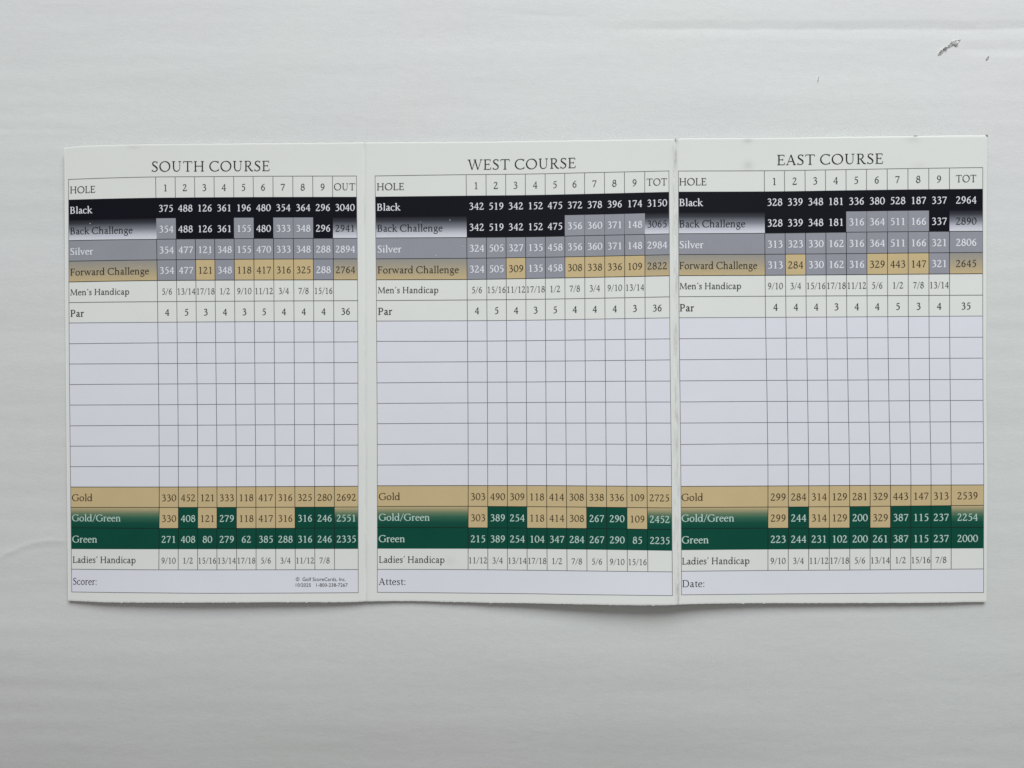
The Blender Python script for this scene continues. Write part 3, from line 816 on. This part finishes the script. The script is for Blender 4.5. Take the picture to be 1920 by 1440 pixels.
for k, (nm, D) in enumerate(ROWS.items()):
    T = TAB[k]; Q = MEAS[k]; em = Q['em']
    # ---- ink patches
    for c in range(11):
        cell('black_cell', k, c, 1, M_black)
        cell('silver_cell', k, c, 3, M_silver)
        cell('gold_cell', k, c, 15, M_gold)
        cell('green_cell', k, c, 17, M_green)
        for r in range(7, 15):
            cell('blank_cell', k, c, r, M_blank)
    for r, key, fm, fn in ((2, 'backc', M_fade_back, 'black_to_white_cell'), (4, 'fwdc', M_fade_fwd, 'grey_to_gold_cell'), (16, 'ggc', M_fade_gg, 'gold_to_green_cell')):
        cell(fn, k, 0, r, fm); cell(fn, k, 10, r, fm)
        for c, q in enumerate(D[key]):
            cell(MATS[q][0], k, c+1, r, MATS[q][1])
    # signature box: one white cell across the whole foot
    C, R = np.meshgrid(np.linspace(0, 11, 166), np.linspace(19, 20, 8))
    X, Y = cell_xy(T, C, R)
    mesh_obj('signature_cell', card_pts(X, Y, k, LIFT_CELL).reshape(-1, 3),
             [(a, d, c_, b_) for (a, b_, c_, d) in grid_faces(8, 166)], M_blank, LEAF[k], smooth=True)
    # ---- rules
    LW = 1.1
    for j in range(21):
        if j in (1, 2, 18): continue
        xa = float(T['xf'][0](j)) - LW/2; xb = float(T['xf'][11](j)) + LW/2
        xx = np.linspace(xa, xb, 150)
        rule(k, np.stack([xx, T['yf'][j](xx)], -1), LW if j not in (0, 20) else 0.95, mat=M_line_dark if j in (3, 4, 5, 15, 16, 17) else None)
    for c in range(12):
        spans = [(0, 1), (3, 5), (5, 15), (15, 18), (18, 19)] if 0 < c < 11 else [(0, 20)]
        for a, b_ in spans:
            rr = np.linspace(a, b_, int((b_-a)*6)+2)
            X = T['xf'][c](rr)
            Y = np.array([row_y(T, x_, r_) for x_, r_ in zip(X, rr)])
            rule(k, np.stack([X, Y], -1), 1.15 if 0 < c < 11 else 0.95, mat=M_line_dark if a in (3, 15) and b_ < 19 else None)
    bc = D['backc']
    for c in range(2, 10):       # short rules between neighbouring silver cells
        if bc[c-2] == 's' and bc[c-1] == 's':
            rr = np.linspace(2, 3, 5); X = T['xf'][c](rr)
            rule(k, np.stack([X, [row_y(T, x_, r_) for x_, r_ in zip(X, rr)]], -1), 1.1)
    # ---- title
    x0, x1, g0, g1 = Q['title']
    def tfn(gx, T=T, x0=x0, x1=x1, g0=g0, g1=g1):
        return T['yf'][0](gx) - (g0 + (g1-g0)*(gx-x0)/(x1-x0))
    o = print_text('course_title', D['title'], k, x0 - 1.5, 0, 29.2, M_txt_dark, width=x1-x0+3, bold=-0.15, track=0.015, row_fn=tfn)
    o['label'] = 'large serif title reading ' + D['title']
    # ---- row labels
    def lab(txt, r, wkey, mat, bold, frac=0.685, e=None, dx=0.0):
        x = float(T['xf'][0](r)) + Q['lx'] + dx
        o = print_text('row_label', txt, k, x - 0.6, r + frac, e or em, mat, width=Q[wkey]+1.6, bold=bold)
        o['label'] = 'row label reading ' + txt
    lab('HOLE', 0, 'HOLE', M_txt_grey, 0.2)
    lab('Black', 1, 'Black', M_txt_white, 0.75)
    lab('Back Challenge', 2, 'Back', M_txt_dark, 0.35, 0.70)
    lab('Silver', 3, 'Silver', M_txt_white, 1.2, 0.70)
    lab('Forward Challenge', 4, 'Fwd', M_txt_olive, 0.35, 0.69)
    lab('Men\u2019s Handicap', 5, 'Men', M_txt_grey, 0.45, 0.645, em*0.88)
    lab('Par', 6, 'Par', M_txt_grey, 0.7, 0.69)
    lab('Gold', 15, 'Gold', M_txt_brown, 0.3, 0.685)
    lab('Gold/Green', 16, 'GG', M_txt_mint, 0.7, 0.675)
    lab('Green', 17, 'Green', M_txt_mint, 0.8, 0.69)
    lab('Ladies\u2019 Handicap', 18, 'Ladies', M_txt_grey, 0.35, 0.675, em*0.93)
    lab(D['sign'], 19, 'sign', M_txt_dark, 0.1, 0.675)
    # ---- numbers
    def nums(vals, r, matf, bold, frac, e=em, xs=1.0, name='yardage_number', tot=True):
        for c, v in enumerate(vals):
            rc = r + 0.5
            a = float(T['xf'][c+1](rc)); b2 = float(T['xf'][c+2](rc))
            cx_ = (a+b2)/2 + (-0.2 if name != 'yardage_number' else 0.15)
            wd = None if xs == 1.0 else text_width(v)*e*xs
            mat, bd = matf(c) if callable(matf) else (matf, bold)
            print_text(name, v, k, cx_, r+frac, e, mat, 'C', width=wd, bold=bd)
    nums([str(i) for i in range(1, 10)], 0, M_txt_grey, 0.05, 0.685, em*1.0, name='hole_number')
    a = float(T['xf'][10](0.5)); b2 = float(T['xf'][11](0.5))
    o = print_text('column_heading', D['last'], k, (a+b2)/2, 0.675, em*1.02, M_txt_grey, 'C', width=39.5 if k else 41.0, bold=0.0)
    nums(D['black'].split(), 1, M_txt_white, 0.6, 0.68)
    nums(D['back'].split(), 2, lambda c: (M_txt_dark, 0.1) if c == 9 else (M_txt_white, 0.65 if bc[c] == 'b' else 1.0), 0, 0.68)
    nums(D['silver'].split(), 3, M_txt_white, 1.1, 0.69)
    fc = D['fwdc']
    nums(D['fwd'].split(), 4, lambda c: (M_txt_olive, 0.15) if c == 9 else ((M_txt_white, 1.1) if fc[c] == 's' else (M_txt_olive, 0.2)), 0, 0.68)
    nums(D['men'].split(), 5, M_txt_pale, 0.1, 0.665, em*0.90, 0.885, name='handicap_number')
    nums(D['par'].split(), 6, M_txt_grey, 0.5, 0.675, em*0.96, name='par_number')
    nums(D['gold'].split(), 15, M_txt_brown, 0.25, 0.695)
    gc = D['ggc']
    nums(D['gg'].split(), 16, lambda c: (M_txt_mint, 0.6) if c == 9 else ((M_txt_brown, 0.2) if gc[c] == 'g' else (M_txt_mint, 0.65)), 0, 0.69)
    nums(D['green'].split(), 17, M_txt_mint, 0.65, 0.69)
    nums(D['ladies'].split(), 18, M_txt_pale, 0.1, 0.69, em*0.86, 0.93, name='handicap_number')

# ---- printer's two lines of small sans lettering at the foot of the left leaf
def sans(txt, x0, x1, y, size):
    cu = bpy.data.curves.new('tmp', 'FONT'); cu.body = txt; cu.size = 1.0
    cu.resolution_u = 3
    to = bpy.data.objects.new('tmp', cu)
    sc.collection.objects.link(to)
    dg = bpy.context.evaluated_depsgraph_get()
    me_ = to.evaluated_get(dg).to_mesh()
    P = np.array([v.co[:2] for v in me_.vertices]); F_ = [tuple(p.vertices) for p in me_.polygons]
    to.evaluated_get(dg).to_mesh_clear()
    bpy.data.objects.remove(to); bpy.data.curves.remove(cu)
    X = x0 + (P[:, 0]-P[:, 0].min())/(P[:, 0].max()-P[:, 0].min())*(x1-x0)
    Y = y - P[:, 1]*size
    v = card_pts(X, Y, 0, LIFT_TEXT)
    o = mesh_obj('printer_credit', v, F_, M_txt_grey, LEAF[0])
    o['label'] = 'tiny sans serif line reading ' + txt
sans('\u00a9  Golf ScoreCards, Inc.', 554.5, 648, 1089.3, 9.6)
sans('10/2025   1-800-238-7267', 554.5, 652, 1100.0, 9.2)

# ---- rubbed scuffs and specks of missing ink
SC = {0: [(169, 419, 1.2), (391.5, 477.2, 1.6), (262.5, 500.5, 1.5), (361, 515, 1.0), (240, 492, 0.7), (458, 454, .9), (326, 473, .7), (465, 456, .7), (400, 505, .8), (505, 300, 0)],
      1: [(843.5, 412.5, 1.3), (818, 479, 1.2), (869, 462, 1.0), (915, 494, 1.0), (992, 478, 1.3), (789, 416, .8), (1140, 432, .8), (1022, 476, .8), (770, 470, .7), (760, 458, .6)],
      2: [(1326, 502, 0.0), (1699, 512.5, 1.0), (1851, 500, 0.0), (1540, 478, .7), (1580, 440, .7), (1677, 448, .8), (1330, 455, .7), (1822, 506, .7), (1812, 848.5, 0.0), (1410, 482, .6), (1310, 372, .6)]}
for k, L in SC.items():
    for (x, y, r) in L:
        if r <= 0: continue
        rr = random.Random(int(x*7+y))
        n = 9; X = []; Y = []
        for i in range(n):
            a = 2*math.pi*i/n
            q = r*(0.55 + 0.7*rr.random())
            X.append(x + q*math.cos(a)*(1.3 if rr.random() > .5 else .8)); Y.append(y + q*math.sin(a)*0.8)
        v = card_pts(np.array(X), np.array(Y), k, LIFT_TEXT + 0.00001)
        mesh_obj('ink_scuff', v, [tuple(range(n))], M_scuff, LEAF[k])

# ---- worn spots on the cut edge: a frayed corner and a nick at the second fold
for k, pts in ((2, [(1847.2, 252.9), (1852.6, 252.6), (1852.2, 257.0), (1850.6, 255.6)]),
               (2, [(1711, 254.5), (1716, 253.9), (1722, 254.1), (1717, 255.2)]),
               (1, [(1265.0, 260.2), (1266.6, 260.4), (1267.6, 264.6), (1266.6, 265.2), (1265.8, 262.5)])):
    P_ = np.array(pts)
    mesh_obj('worn_spot', card_pts(P_[:, 0], P_[:, 1], k, LIFT_TEXT), [tuple(range(len(pts)))], M_core, LEAF[k])
